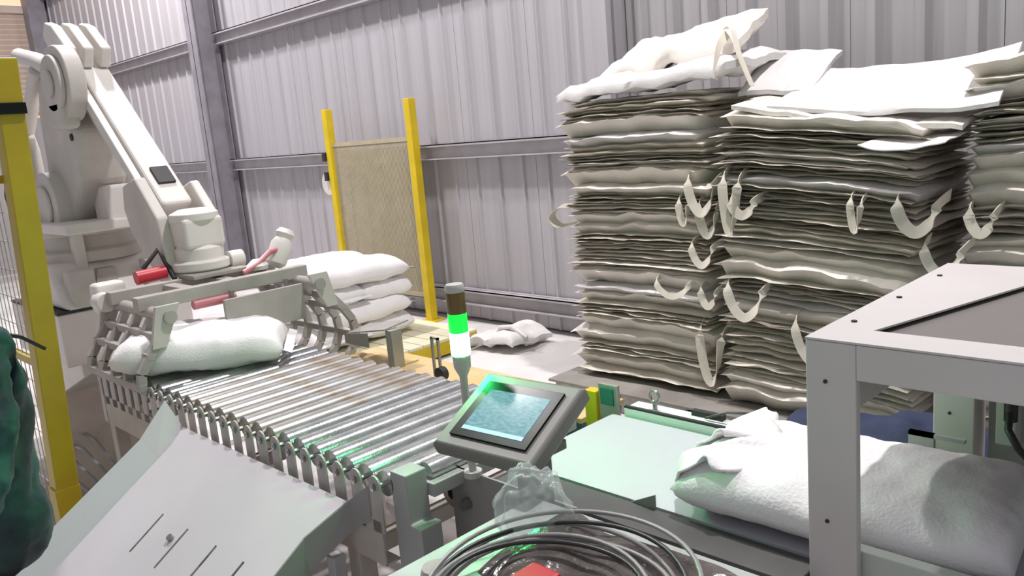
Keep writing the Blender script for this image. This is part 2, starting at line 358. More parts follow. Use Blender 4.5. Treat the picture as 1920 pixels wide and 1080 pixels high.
MB().tube(er, .0045, 8, True).cyl((-1.505, 2.06, .825), (-1.505, 2.06, .85), .008, n=10).build('eye_bolt', 'bolt', bc, smooth=40)
MB().box(-.73, -.67, 2.06, 2.075, .825, .915).box(-.73, -.60, 2.06, 2.075, .905, .915).build('guide_bracket', 'grey_mid', bc)
MB().box(-.66, -.50, 2.035, 2.045, .835, .88).build('guide_plate', 'grey_mid', bc, .004)
MB().tube([(-1.32, 2.06, .832), (-1.25, 2.07, .86), (-1.15, 2.08, .87), (-1.06, 2.09, .835)], .004, 6).build('sensor_cable', 'cable_dark', bc, smooth=60)
MB().box(-1.38, -1.27, 2.075, 2.095, .826, .842).build('sensor', 'dark', bc)

# sensor bracket with dark face beside the panel
sb = thing('sensor_bracket', 'small grey bracket with dark window and yellow block behind the touch panel', 'sensor', (-1.66, 2.06, .70))
MB().box(-1.72, -1.64, 2.04, 2.055, .70, .885).build('plate', 'tin', sb, .002)
MB().box(-1.708, -1.655, 2.034, 2.04, .815, .872).build('window', 'teal', sb)
MB().box(-1.775, -1.725, 2.03, 2.07, .70, .855).build('block', 'yellow', sb, .003)

# ------------------------------------------------------------------ touch panel
yaw, tilt = .092, .47
u = Vector((math.cos(yaw), math.sin(yaw), 0)); v = Vector((-math.sin(yaw)*math.cos(tilt), math.cos(yaw)*math.cos(tilt), math.sin(tilt))); n = u.cross(v)
HR = Matrix((u, v, n)).transposed()
hp = thing('control_panel', 'grey tilted touch panel with lit screen on a post', 'control panel', (-1.413, 1.325, 1.057), rot=HR)
hm = MB(); W2, H2 = .15, .122
def ring(w_, h_, z): return [(-w_, -h_, z), (w_, -h_, z), (w_, h_, z), (-w_, h_, z)]
hv = ring(W2*.80, H2*.75, -.085)+ring(W2+.008, H2+.008, -.040)+ring(W2+.008, H2+.008, -.007)+ring(W2, H2, 0)
hf = [(3, 2, 1, 0)]+[(k*4+i, k*4+(i+1) % 4, k*4+4+(i+1) % 4, k*4+4+i) for k in range(3) for i in range(4)]+[(12, 13, 14, 15)]
hm.add(hv, hf).build('housing', 'hmi_face', hp, .003, local=True)
MB().add(ring(.121, .094, 0)+ring(.121, .094, .006), [(3, 2, 1, 0), (4, 5, 6, 7), (0, 1, 5, 4), (1, 2, 6, 5), (2, 3, 7, 6), (3, 0, 4, 7)]).build('bezel', 'black', hp, .001, local=True)
scr = MB().box(-.096, .096, -.072, .066, .006, .0068).build('screen', 'screen', hp, local=True)
MB().box(-.096, .096, -.072, -.060, .0068, .0072).build('status_bar', 'screen_bar', hp, local=True)
pm = MB().box(-1.41, -1.34, 1.335, 1.395, 0, .99); pm.build('post', 'hmi', hp, .004)
MB().box(-1.45, -1.30, 1.325, 1.41, .965, .99).build('mount_plate', 'hmi', hp, .003)

# ------------------------------------------------------------------ signal tower
st = thing('signal_tower', 'signal tower with glowing green lamp beside the touch panel', 'signal light', (-1.676, 1.42, .80))
TX, TY = -1.676, 1.42
def TW(prof, name, m_): MB().lathe([(r, 1.75-(1.75-z)*.966) for r, z in prof], 28, Matrix.Translation((TX, TY, 0))).build(name, m_, st, smooth=40)
TW([(.011, .76), (.011, 1.075)], 'pole', 'tower_grey')
TW([(.011, 1.065), (.017, 1.078), (.024, 1.094), (.025, 1.13)], 'base', 'tower_grey')
TW([(.0255, 1.13), (.0265, 1.135), (.0265, 1.192), (.0255, 1.196)], 'lamp_module', 'lit_lens')
TW([(.0255, 1.196), (.0265, 1.20), (.0265, 1.247), (.0255, 1.251)], 'lamp_module', 'green_lens')
TW([(.0255, 1.251), (.0265, 1.255), (.0265, 1.308), (.0255, 1.312)], 'lamp_module', 'amber')
TW([(.0265, 1.312), (.027, 1.316), (.027, 1.328), (.0235, 1.334)], 'cap', 'tower_grey')
MB().cyl((TX, TY, .795), (TX, TY, .812), .026, n=20).build('foot', 'tower_grey', st, smooth=40)

# ------------------------------------------------------------------ portal frame
pf = thing('portal_frame', 'pale grey steel portal frame standing over the belt', 'machine frame', (-.3, 1.85, 0))
FX0, FX1, FY0, FY1, FZ = -.715, .25, 1.475, 2.29, 1.30
t = .098
def lframe(): pass
for x, y, sx, sy in ((FX0, FY0, 1, 1), (FX1-t, FY0, 1, 1), (FX0, FY1-t, 1, 1), (FX1-t, FY1-t, 1, 1)):
    zb = .80 if y < 1.6 and False else 0
    yy0, yy1 = (y, y+.022) if y < 1.6 else (y, y+t)
    mb = MB().box(x, x+t, yy0, yy1, 0, FZ-.001)
    lg = mb.build('leg', 'frame_top', pf, .003)
    for z in (1.22, .93): MB().cyl((x+.04, yy0-.003, z), (x+.04, yy0+.001, z), .004, n=10).build('screw', 'dark', lg)
MB().box(FX0+t, FX1-t, FY0, FY0+.022, FZ-.07, FZ-.001).build('beam', 'frame_top', pf, .003)
MB().box(FX0+t, FX1-t, FY1-.05, FY1, FZ-.09, FZ-.001).build('beam', 'frame_top', pf, .003)
MB().box(FX0, FX0+.022, FY0+.022, FY1-t, FZ-.20, FZ-.001).build('beam', 'frame_top', pf, .003)
MB().box(FX1-.022, FX1, FY0+.022, FY1-t, FZ-.13, FZ-.001).build('beam', 'frame_top', pf, .003)
tp = MB().box(FX0, FX1, FY0, FY0+.095, FZ, FZ+.004).box(FX0, FX1, FY1-.12, FY1, FZ, FZ+.004).box(FX1-.10, FX1, FY0+.095, FY1-.12, FZ, FZ+.004)
tp = tp.prism([(FX0, FY0+.095), (-.622, FY0+.095), (-.46, FY1-.12), (FX0, FY1-.12)], 'z', FZ, FZ+.004).build('top_frame', 'frame_top', pf)
for y in (1.62, 1.86, 2.12): MB().cyl((FX0+.035, y, FZ+.003), (FX0+.035, y, FZ+.007), .006, n=10).build('screw', 'dark', tp)
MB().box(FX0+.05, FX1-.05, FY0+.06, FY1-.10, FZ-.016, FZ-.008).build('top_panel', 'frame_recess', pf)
MB().box(FX0+.11, FX1-t, FY1-.02, FY1-.01, .70, FZ-.09).build('back_panel', 'green_grey', pf)  # green cast of the tower lamp is in the panel colour
MB().box(FX0+.03, FX1-t, FY1-t-.006, FY1-t, .55, .80).build('lower_panel', 'green_grey', pf)
MB().box(-.575, -.53, FY1-.075, FY1-.02, .86, FZ-.09).build('junction_box', 'frame_top', pf, .003)
MB().tube([(-.54, FY1-.09, .95), (-.535, FY1-.12, .92), (-.51, FY1-.13, .88), (-.47, FY1-.12, .83), (-.43, FY1-.11, .80)], .009, 8).cyl((-.54, FY1-.08, .93), (-.54, FY1-.08, .98), .016, n=12).build('cable', 'cable_dark', pf, smooth=60)

# ------------------------------------------------------------------ filled sacks
def sack_mesh(L, Wd, H, seed, wr=1.0, nu=46, nv=26, sag=.0, pa=3.4, qa=.5):
    mb = MB(); rows = []
    def hgt(a, b):
        return (max(0, 1-abs(a)**pa)**qa)*(max(0, 1-abs(b)**3.0)**.45)
    idx = {}
    for s_ in (1, -1):
        for i in range(nu+1):
            a = -1+2*i/nu
            for j in range(nv+1):
                b = -1+2*j/nv
                edge = i in (0, nu) or j in (0, nv)
                if s_ == -1 and edge: idx[(s_, i, j)] = idx[(1, i, j)]; continue
                # pillow outline: sides pulled in between the corners
                x = a*L/2*(1-.05*(1-abs(b)**2)*abs(a)**4*.5); y = b*Wd/2*(1-.10*abs(a)**6-.0)
                y *= 1-.04*(1-a*a)*0
                h = hgt(a, b)
                q = Vector((x*7+seed*3.1, y*7, s_*2.0+seed))
                wv = noise.noise(q)*.016*wr+noise.noise(q*2.7)*.008*wr
                crease = math.sin(y*70+noise.noise(q*.8)*4)*.004*wr*abs(a)**6
                z = s_*h*H*(.58 if s_ > 0 else .42)+(wv+crease)*min(1, h*2)
                x += noise.noise(q*.6+Vector((9, 0, 0)))*.014*wr; y += noise.noise(q*.6+Vector((0, 9, 0)))*.014*wr
                z -= sag*(a*a)
                idx[(s_, i, j)] = len(mb.v); mb.v.append(Vector((x, y, z+H*.42)))
    for s_ in (1, -1):
        for i in range(nu):
            for j in range(nv):
                f = (idx[(s_, i, j)], idx[(s_, i+1, j)], idx[(s_, i+1, j+1)], idx[(s_, i, j+1)])
                mb.f.append(f if s_ > 0 else f[::-1])
    me = mb.mesh('sack'); me.shade_smooth(); return me
def hem_mesh(L, Wd, H, seed):
    mb = MB(); n_ = 18; base = 0
    for i in range(n_+1):
        b = -1+2*i/n_; y = b*Wd/2*.9
        z = H*.42+noise.noise(Vector((seed, y*9, 0)))*.012
        mb.v += [Vector((L/2-.012, y, z-.003)), Vector((L/2+.035, y*1.04, z-.012+noise.noise(Vector((seed, y*14, 3)))*.012)), Vector((L/2+.035, y*1.04, z-.008+noise.noise(Vector((seed, y*14, 3)))*.012)), Vector((L/2-.012, y, z+.003))]
    for i in range(n_):
        a = i*4; mb.f += [(a+k, a+(k+1) % 4, a+4+(k+1) % 4, a+4+k) for k in range(4)]
    return mb.mesh('hem')
SV = [(sack_mesh(.88, .53, .20, s, pa=5.5, qa=.45), hem_mesh(.90, .53, .19, s)) for s in (1, 2, 3)]
def sack(label, loc, rz, var=0, sc=(1, 1, 1), tilt_=(0, 0), group='filled sacks on the pallet', m_='sack', hem=True):
    me, hm_ = SV[var]
    Mw = Matrix.Translation(loc) @ Matrix.Rotation(rz, 4, 'Z') @ Matrix.Rotation(tilt_[0], 4, 'X') @ Matrix.Rotation(tilt_[1], 4, 'Y')
    o = bpy.data.objects.new('filled_sack', None); o.empty_display_size = .1; o.matrix_world = Mw; link(o, Mw)
    tag(o, label, 'sack', group)
    bme = me if sc == (1, 1, 1) else me.copy()
    if sc != (1, 1, 1):
        for v_ in bme.vertices: v_.co = Vector((v_.co.x*sc[0], v_.co.y*sc[1], v_.co.z*sc[2]))
    place('body', bme, m_, o)
    if hem:
        h2 = hm_.copy()
        for v_ in h2.vertices: v_.co = Vector((v_.co.x*sc[0], v_.co.y*sc[1], v_.co.z*sc[2]))
        place('hem', h2, m_, o)
    return o
# pallet under the pile
pl = thing('pallet', 'low pale yellow boarded platform under the pile of filled sacks', 'pallet', (-5.8, 3.8, 0))
for k in range(9):
    MB().box(-6.75, -4.95, 3.12+k*.142, 3.12+k*.142+.132, .125, .148).build('board', 'yellow_pale', pl, .003)
for x in (-6.7, -5.85, -5.05): MB().box(x, x+.09, 3.12, 4.39, .02, .125).build('bearer', 'yellow', pl, .003)
MB().box(-6.75, -4.95, 3.122, 3.14, .02, .125).build('skirt', 'yellow', pl)
MB().box(-4.97, -4.952, 3.12, 4.39, .02, .125).build('skirt', 'yellow', pl)
zz = .15
LV = ['bottom', 'second', 'third', 'top']
for k in range(4):
    if k % 2 == 1:
        for j, (x, nm) in enumerate(((-5.60, 'right'), (-6.08, 'left'))):
            sack(f'white filled sack, {LV[k]} pile layer, {nm} of two lying front to back', (x+rnd(-.02, .02), 3.66, zz), PI/2+rnd(-.05, .05), (k+j) % 3, (1, 1, 1), (rnd(-.03, .03), rnd(-.03, .03)))
    else:
        for j, (y, nm) in enumerate(((3.43, 'nearer'), (3.89, 'farther'))):
            sack(f'white filled sack, {LV[k]} pile layer, {nm} of two lying side to side', (-5.83+rnd(-.02, .02), y, zz), (PI if j else 0)+rnd(-.05, .05), (k+j+1) % 3, (1, .96, 1), (rnd(-.03, .03), rnd(-.03, .03)))
    zz += .157
sack('white filled sack lying on rollers under the robot gripper', (-3.53, 1.51, .835), .98, 1, (.80, .90, .92), (0, .04), group='sacks on the conveyors', m_='sack')
# sack travelling on the belt
bs = sack_mesh(.72, .46, .15, 11, wr=.8, nu=70, nv=40, pa=9, qa=.4)
Mw = Matrix.Translation((-.745, 1.765, .80)) @ Matrix.Rotation(.06, 4, 'Z')
bo = bpy.data.objects.new('filled_sack', None); bo.matrix_world = Mw; link(bo, Mw)
tag(bo, 'long white filled sack riding the belt through the portal frame', 'sack', 'sacks on the conveyors')
place('body', bs, 'sack', bo)
ear = MB()
def flap(pts_, th=.006):
    pass
NE = 20
for (yc, wd, zt, sd, ln) in ((-.07, .26, .125, 5, .17), (.07, .22, .135, 8, .12)):
    k0 = len(ear.v)
    for i in range(NE+1):
        tt = i/NE; y = yc+(tt-.5)*wd
        l2 = ln*(1-.55*abs(2*tt-1)**2.5)
        for j in range(13):
            s_ = j/12; a_ = min(1, s_/.45)*PI; r_ = zt*.42
            if s_ < .45: x = -.325-.045*math.sin(a_)-.02*math.sin(tt*8+sd); z = .03+(zt-.03)*(1-math.cos(a_))/2
            else: x = -.325-.02*math.sin(tt*8+sd)+l2*(s_-.45)/.55; z = zt+.004+.03*math.sin((s_-.45)/.55*PI)*math.sin(tt*5+sd)**2+.012*(s_-.45)
            ear.v.append(Vector((x+.012*noise.noise(Vector((y*12, s_*3, sd))), y+.02*noise.noise(Vector((y*9, s_*5, sd+4))), z+.016*noise.noise(Vector((y*14, s_*4, sd+2))))))
    ear.f += [(k0+i*13+j, k0+(i+1)*13+j, k0+(i+1)*13+j+1, k0+i*13+j+1) for i in range(NE) for j in range(12)]
eo = ear.build('folded_mouth', 'sack', bo, local=True, smooth=80); so = eo.modifiers.new('solid', 'SOLIDIFY'); so.thickness = .006

# ------------------------------------------------------------------ stacks of folded bulk bags
def bag_mesh(seed, L=1.0, D=.72, T=.038, n_=3, nx=24, ny=8):
    mb = MB(); rs = random.Random(seed)
    for s_ in range(n_):
        z0 = T*s_/n_; th = T/n_; l = L*(1-rs.uniform(0, .05)); d_ = D*(1-rs.uniform(0, .04)); ox = rs.uniform(-.018, .018); oy = rs.uniform(-.018, .018)
        k0 = len(mb.v); idx = {}
        for sd in (1, -1):
            for i in range(nx+1):
                a = -1+2*i/nx
                for j in range(ny+1):
                    b = -1+2*j/ny
                    edge = i in (0, nx) or j in (0, ny)
                    if edge and sd < 0: idx[(sd, i, j)] = idx[(1, i, j)]; continue
                    q = Vector((a*2.3+seed*1.7, b*1.7, s_*.9+seed))
                    x = a*l/2+ox+(noise.noise(q*1.6+Vector((5, 0, 0)))*.022*abs(a)**4)
                    y = b*d_/2+oy+noise.noise(q*1.9)*.022*abs(b)**4
                    prof_ = min(1, ((1-abs(b))*d_/.012)**.5)*min(1, ((1-abs(a))*l/.03)**.5) if not edge else .5
                    z = z0+th*.5+sd*th*.5*max(.5, prof_)+noise.noise(q*1.2+Vector((0, 0, 7)))*T*.22+noise.noise(q*3.1)*T*.10*abs(b)
                    z -= (abs(a)**5)*T*.25*rs.uniform(.6, 1)
                    idx[(sd, i, j)] = len(mb.v); mb.v.append(Vector((x, y, z)))
        for sd in (1, -1):
            for i in range(nx):
                for j in range(ny):
                    f = (idx[(sd, i, j)], idx[(sd, i+1, j)], idx[(sd, i+1, j+1)], idx[(sd, i, j+1)])
                    mb.f.append(f if sd > 0 else f[::-1])
    me = mb.mesh('folded_bulk_bag'); me.shade_smooth(); me.set_sharp_from_angle(angle=math.radians(60)); return me
def stack(name, xc, yc, z0, z1, L, layer, tilt0, tilt1, yaw_, seed, thick=()):
    thick = list(thick)
    rs = random.Random(seed); var = []
    for q in range(10):
        tk = layer*(.7, .85, 1, 1, 1.1, 1.2, .8, 1.0, 1.7, 2.1)[q]
        me = bag_mesh(seed*20+q, L, .74, tk*1.5, 1+q % 3 if q < 8 else 1)
        me.materials.append(BAGM[q % 3] if q < 8 else BAGM[1]); var.append((me, tk))
    z = z0; out = []
    while z < z1-.02:
        f = (z-z0)/(z1-z0); me, tk = rs.choice(var)
        if thick and z > thick[0][0]:
            tk = thick.pop(0)[1]; me = bag_mesh(seed+7+len(thick), L*1.0, .76, tk*1.1, 1); me.materials.append(M['bag_white'] if len(thick) % 2 == 0 else BAGM[1])
        Mw = Matrix.Translation((xc+rs.uniform(-.03, .03), yc+rs.uniform(-.012, .012), z)) @ Matrix.Rotation(yaw_+rs.uniform(-.035, .035), 4, 'Z') @ Matrix.Rotation(tilt0+(tilt1-tilt0)*f+rs.uniform(-.006, .006), 4, 'Y') @ Matrix.Rotation(rs.uniform(-.006, .006), 4, 'X')
        o = bpy.data.objects.new('folded_bulk_bag', me); o.matrix_world = Mw; link(o, Mw)
        out.append(o); z += tk
    for k, o in enumerate(out):
        tag(o, f'flat folded cream bulk bag, {ordinal(len(out)-k)} from the top of the {name} stack', 'bag', f'folded bulk bags in the {name} stack')
    return out
# platform and tarp
pb = thing('stack_platform', 'low timber platform with grey tarp under the stacked bulk bags', 'platform', (-2, 4.2, 0))
MB().box(-3.55, .6, 3.72, 4.75, .118, .135).build('tarp', 'tarp', pb, .004)
for k in range(8): MB().box(-3.5+k*.52, -3.5+k*.52+.46, 3.735, 3.76, .005, .117).build('face_board', 'tarp_pale', pb, .004)
for k in range(4): MB().box(-3.5+k*1.3, -3.4+k*1.3, 3.78, 4.7, .0, .117).build('bearer', 'wood_pallet', pb)
SL = stack('left', -2.97, 4.28, .145, 1.86, 1.02, .0385, .0, .0, .0, 3, ((.40, .12), (.62, .06), (1.25, .07), (1.55, .065)))
SM = stack('middle', -1.84, 4.22, .145, 1.62, 1.05, .0385, .03, .10, -.04, 5, ((.66, .06), (.86, .10), (1.28, .07)))
SR = stack('right', -.66, 4.30, .145, 1.80, 1.05, .0385, .0, .0, 0, 8, ((1.0, .07), (1.4, .06)))
def thick_sheet(name, q, th, label, cat, material, seed, sag=0, wav=.02, nx=22, ny=12, group=None, parent=None):
    q = [Vector(p) for p in q]       # front-left, front-right, back-right, back-left
    org = (q[0]+q[1]+q[2]+q[3])/4
    mb = MB()
    for sd in (0, 1):
        for i in range(nx+1):
            a = i/nx
            for j in range(ny+1):
                b = j/ny
                p = (q[0]*(1-a)+q[1]*a)*(1-b)+(q[3]*(1-a)+q[2]*a)*b
                s_ = Vector((p.x*4, p.y*4, seed*2.3))
                edge = min(a, 1-a, b, 1-b)
                e = min(1, (edge*10+.15))**.5
                p = p+Vector((noise.noise(s_+Vector((3, 1, 0)))*wav*.8, noise.noise(s_*1.5)*wav*.8, noise.noise(s_*.9)*wav+noise.noise(s_*2.6)*wav*.4-sag*4*a*(1-a)))
                p.z += th*(e*.5 if sd else -e*.5)
                mb.v.append(p)
    m_ = (nx+1)*(ny+1)
    for i in range(nx):
        for j in range(ny):
            a = i*(ny+1)+j; f = (a, a+ny+1, a+ny+2, a+1)
            mb.f += [tuple(k+m_ for k in f), f[::-1]]
    ed = [(i*(ny+1), (i+1)*(ny+1)) for i in range(nx)]+[(nx*(ny+1)+j, nx*(ny+1)+j+1) for j in range(ny)]+[((i+1)*(ny+1)+ny, i*(ny+1)+ny) for i in range(nx-1, -1, -1)]+[(j+1, j) for j in range(ny-1, -1, -1)]
    mb.f += [(a, b, b+m_, a+m_) for a, b in ed]
    if parent: return mb.build(name, material, parent, smooth=50)
    Mw = Matrix.Translation(org); me = mb.mesh(name, Mw.inverted()); o = place(name, me, material, None, Mw, smooth=50)
    return own(o, label, cat, group)
G = 'loose folded bags topping the stacks'
thick_sheet('folded_bulk_bag', [(-3.52, 3.93, 1.885), (-2.30, 3.90, 1.95), (-2.28, 4.5, 2.02), (-3.40, 4.5, 1.98)], .10, 'bright white bulk bag spread over the left stack, under the crumpled cream one', 'bag', 'bag_white', 2, .0, .05, group=G)
thick_sheet('folded_bulk_bag', [(-3.36, 4.22, 2.0), (-2.42, 4.15, 2.08), (-2.42, 4.62, 2.25), (-3.34, 4.62, 2.17)], .13, 'crumpled cream bulk bag heaped highest on the left stack', 'bag', BAGM[1], 4, .0, .06, group=G)
thick_sheet('folded_bulk_bag', [(-2.36, 4.12, 1.80), (-1.95, 4.12, 1.78), (-2.0, 4.62, 2.0), (-2.42, 4.62, 2.04)], .06, 'pale bulk bag corner propped between the left and middle stacks', 'bag', 'bag_white', 6, 0, .03, group=G)
thick_sheet('folded_bulk_bag', [(-2.25, 3.88, 1.76), (-1.15, 3.86, 1.585), (-1.12, 4.5, 1.66), (-2.22, 4.5, 1.80)], .055, 'cream bulk bag sagging under the white one on the middle stack', 'bag', BAGM[1], 12, .03, .03, group=G)
thick_sheet('folded_bulk_bag', [(-2.08, 3.92, 1.735), (-1.02, 3.86, 1.67), (-1.05, 4.30, 1.91), (-1.98, 4.45, 1.90)], .045, 'large smooth white bulk bag with raised right end atop the middle stack', 'bag', 'bag_white', 9, .035, .015, group=G)
thick_sheet('folded_bulk_bag', [(-1.55, 3.72, 1.53), (-1.18, 3.74, 1.52), (-1.16, 4.0, 1.57), (-1.5, 4.0, 1.575)], .012, 'small white bag flap poking out below the top of the middle stack', 'bag', 'bag_white', 14, .02, .02, group=G)
# strap loops hanging in the gaps
def strap(bag, pts_, wid=.05, side=(0, 1, 0)):
    n_ = len(pts_); P_ = [Vector(p) for p in pts_]; out = []
    for i in range(n_-1):
        p0, p1, p2_, p3 = P_[max(i-1, 0)], P_[i], P_[i+1], P_[min(i+2, n_-1)]
        for k in range(6):
            t_ = k/6
            out.append(.5*((2*p1)+(p2_-p0)*t_+(2*p0-5*p1+4*p2_-p3)*t_*t_+(3*p1-p0-3*p2_+p3)*t_**3))
    out.append(P_[-1])
    MB().ribbon(out, wid, .004, side).build('strap', 'strap', bag, smooth=50)
def layer_at(S, z): return min(S, key=lambda o: abs(WORLD[o.name].translation.z-z))
def loop(S, x, y, z, dx, dz, wid=.05, side=(.2, .3, 1), out=.035):
    b = layer_at(S, z)
    strap(b, [(x, y+.1, z), (x+dx*.06, y-out*.6, z-dz*.2), (x+dx*.22, y-out, z-dz*.72), (x+dx*.5, y-out*1.1, z-dz), (x+dx*.78, y-out, z-dz*.75), (x+dx*.95, y-out*.6, z-dz*.25), (x+dx, y+.1, z-dz*.05)], wid, side)
loop(SL, -2.56, 3.92, 1.42, .20, .22)
loop(SL, -2.50, 3.93, 1.28, .14, .20)
loop(SL, -2.62, 3.93, 1.30, .08, .16, .04)
loop(SL, -2.52, 3.92, .60, .16, .36)
loop(SL, -2.80, 3.91, .82, .26, .10, .035)
loop(SL, -2.55, 3.92, 1.05, .16, .14, .04)
loop(SL, -2.50, 3.92, .80, .12, .12, .04)
loop(SM, -2.30, 3.86, 1.45, .10, .34, .05)
loop(SM, -2.26, 3.86, 1.30, .16, .10, .05)
loop(SM, -2.30, 3.85, .86, .24, .20, .05)
loop(SM, -1.92, 3.84, .70, .27, .24, .045)
loop(SM, -1.42, 3.83, 1.30, .20, .16, .055)
loop(SM, -1.62, 3.84, 1.32, .06, .18, .035)
loop(SM, -1.30, 3.83, 1.10, .18, .14, .045)
loop(SM, -1.28, 3.83, .92, .24, .26, .05)
loop(SR, -1.14, 3.90, 1.25, .12, .12, .045)
strap(SL[int(len(SL)*.62)], [(-3.45, 4.0, 1.22), (-3.54, 3.95, 1.22), (-3.60, 3.93, 1.16), (-3.56, 3.95, 1.10), (-3.45, 4.0, 1.12)], .07, (0, 1, .3))
strap(SL[-1], [(-2.45, 4.2, 2.17), (-2.36, 4.1, 2.16), (-2.28, 4.02, 2.02), (-2.20, 4.0, 1.85)], .05, (0, 1, 0))
strap(SL[-2], [(-2.42, 4.15, 2.14), (-2.38, 3.98, 2.05), (-2.37, 3.93, 1.90)], .045, (0, 1, 0))

# loose white bags on the floor by the wall
thick_sheet('bag_pile', [(-4.75, 3.55, .03), (-3.62, 3.60, .03), (-3.62, 4.75, .03), (-4.85, 4.75, .03)], .04, 'flat white empty bags spread on the floor by the back wall', 'bag', 'bag_white', 21, -.015, .03)
cl = thing('crumpled_bag', 'crumpled empty white bag with looped handle on the flat bags', 'bag', (-4.5, 4.35, .06))
thick_sheet('body', [(-4.85, 4.15, .10), (-4.30, 4.15, .12), (-4.30, 4.62, .14), (-4.85, 4.62, .10)], .09, None, None, 'bag_white', 25, -.05, .06, parent=cl)
MB().tube([(-4.62, 4.3, .15), (-4.55, 4.28, .23), (-4.42, 4.28, .25), (-4.30, 4.3, .18), (-4.34, 4.34, .11)], .02, 8).build('handle', 'bag_white', cl, smooth=60)
thick_sheet('bag_pile', [(-4.2, 3.2, .02), (-3.7, 3.2, .02), (-3.65, 3.5, .03), (-4.2, 3.5, .03)], .03, 'small heap of pale rags beside the bottom of the left stack', 'rag', BAGM[2], 27, -.02, .04)
# dark cloth under the stacks on the right
thick_sheet('folded_cloth', [(-1.9, 3.1, .10), (-.9, 3.1, .10), (-.9, 3.7, .28), (-1.8, 3.7, .26)], .12, 'navy blue cloth bundle on the floor behind the portal frame', 'cloth', 'navy', 31, -.03, .08)
thick_sheet('folded_cloth', [(-1.75, 2.45, .05), (-.6, 2.45, .05), (-.6, 3.05, .16), (-1.75, 3.05, .16)], .10, 'purple grey cloth heap on the floor behind the belt', 'cloth', 'purple', 33, -.02, .07)

# ------------------------------------------------------------------ wooden board beyond rollers, brackets
bd = thing('board_shelf', 'ochre wooden board along the far side of the rollers', 'board', (-2.7, 2.2, 0))
MB().box(-3.42, -1.85, 2.09, 2.34, .695, .715).build('board', 'wood', bd, .002)
MB().box(-3.42, -1.85, 2.094, 2.11, .62, .694).build('edge_strip', 'teal', bd)
for x in (-3.3, -2.0):
    for y in (2.14, 2.30): MB().box(x-.02, x+.02, y-.02, y+.02, 0, .694).build('leg', 'grey_paint', bd)
tb = thing('metal_bracket', 'bent grey sheet-metal bracket standing at the board end', 'bracket', (-3.12, 2.15, .715))
MB().quadplate([(-3.33, 2.12, .845), (-3.02, 2.12, .895), (-3.02, 2.26, .91), (-3.33, 2.26, .86)], .006).build('top_plate', 'tin', tb)
MB().quadplate([(-3.34, 2.118, .80), (-3.15, 2.118, .80), (-3.15, 2.118, .87), (-3.34, 2.118, .845)], .005).build('front_lip', 'tin', tb)
MB().box(-3.03, -2.985, 2.13, 2.19, .715, .895).build('upright', 'tin', tb, .002)
MB().box(-3.32, -3.0, 2.12, 2.28, .716, .722).build('foot_plate', 'wood', tb)
sn = thing('sensor_clip', 'thin wire sensor clip standing on the ochre board', 'sensor', (-2.68, 2.14, .715))
MB().box(-2.715, -2.705, 2.135, 2.145, .715, .90).box(-2.675, -2.665, 2.135, 2.145, .715, .90).box(-2.715, -2.665, 2.135, 2.145, .892, .90).build('frame', 'tin', sn)
MB().cyl((-2.66, 2.12, .745), (-2.66, 2.15, .745), .03, n=18).build('knob', 'dark', sn, smooth=40)

# ------------------------------------------------------------------ yellow gate by the back wall
ga = thing('safety_gate', 'yellow-posted safety gate with beige mesh panel before back wall', 'gate', (-6.7, 4.82, 0))
for x in (-7.42, -6.06):
    p_ = MB().box(x-.04, x+.04, 4.78, 4.86, 0, 2.08).build('post', 'yellow', ga, .004)
    MB().box(x-.09, x+.09, 4.73, 4.91, 0, .012).build('foot', 'yellow', p_)
gp = MB()
for z in (.25, 1.72): MB().box(-7.38, -6.10, 4.81, 4.83, z-.02, z+.02).build('rail', 'mesh_beige', ga)
ms = MB()
for k in range(63): ms.box(-7.375+k*.02, -7.364+k*.02, 4.816, 4.819, .25, 1.72)
for k in range(50): ms.box(-7.38, -6.10, 4.8195, 4.8215, .25+k*.03, .258+k*.03)
tag(ms.build('wire_mesh', 'mesh_beige', ga), kind='stuff')
for z in (1.60, 1.40): MB().box(-7.52, -7.47, 4.76, 4.81, z-.04, z+.05).build('switch_box', 'dark', ga, .003)
MB().cyl((-7.52, 4.80, 1.33), (-7.52, 4.825, 1.33), .12, n=28).build('round_plate', 'dial', ga, smooth=40)

# ------------------------------------------------------------------ yellow fence post near left
fp = thing('fence_post', 'tall yellow fence post with wire mesh at left edge', 'fence', (-3.53, .836, 0))
a = Vector((-3.53, .836, 0)); b = Vector((-3.41, .90, 2.14)); d_ = (b-a)
def lean(z, ox, oy): return a+d_*(z/2.14)+Vector((ox, oy, 0))
h = .042
q = [lean(0, -h, -h), lean(0, h, -h), lean(0, h, h), lean(0, -h, h), lean(2.14, -h, -h), lean(2.14, h, -h), lean(2.14, h, h), lean(2.14, -h, h)]
MB().add(q, [(3, 2, 1, 0), (4, 5, 6, 7), (0, 1, 5, 4), (1, 2, 6, 5), (2, 3, 7, 6), (3, 0, 4, 7)]).build('post', 'yellow_shaded', fp, .005)
for z in (.45,):
    c_ = lean(z, 0, 0); MB().box(c_.x-.046, c_.x+.046, c_.y-.046, c_.y+.046, z-.06, z+.06).build('sleeve', 'yellow_shaded', fp, .003)
MB().box(-3.53-.09, -3.53+.09, .836-.09, .836+.09, 0, .012).build('foot', 'yellow_shaded', fp)
c_ = lean(1.96, 0, 0); MB().box(c_.x-.06, c_.x+.055, c_.y-.09, c_.y+.046, 1.945, 1.985).build('latch', 'black', fp, .003)
for z in (.14, 1.02, 1.72): MB().box(-5.6, lean(z, -.04, 0).x, .83, .855, z-.015, z+.015).build('rail', 'yellow_shaded', fp)
wm = MB()
for k in range(36): wm.box(-5.6+k*.058, -5.597+k*.058, .842, .845, .14, 1.72)
for k in range(15): wm.box(-5.6, -3.56, .845, .848, .14+k*.112, .143+k*.112)
tag(wm.build('wire_mesh', 'tin', fp), kind='stuff')

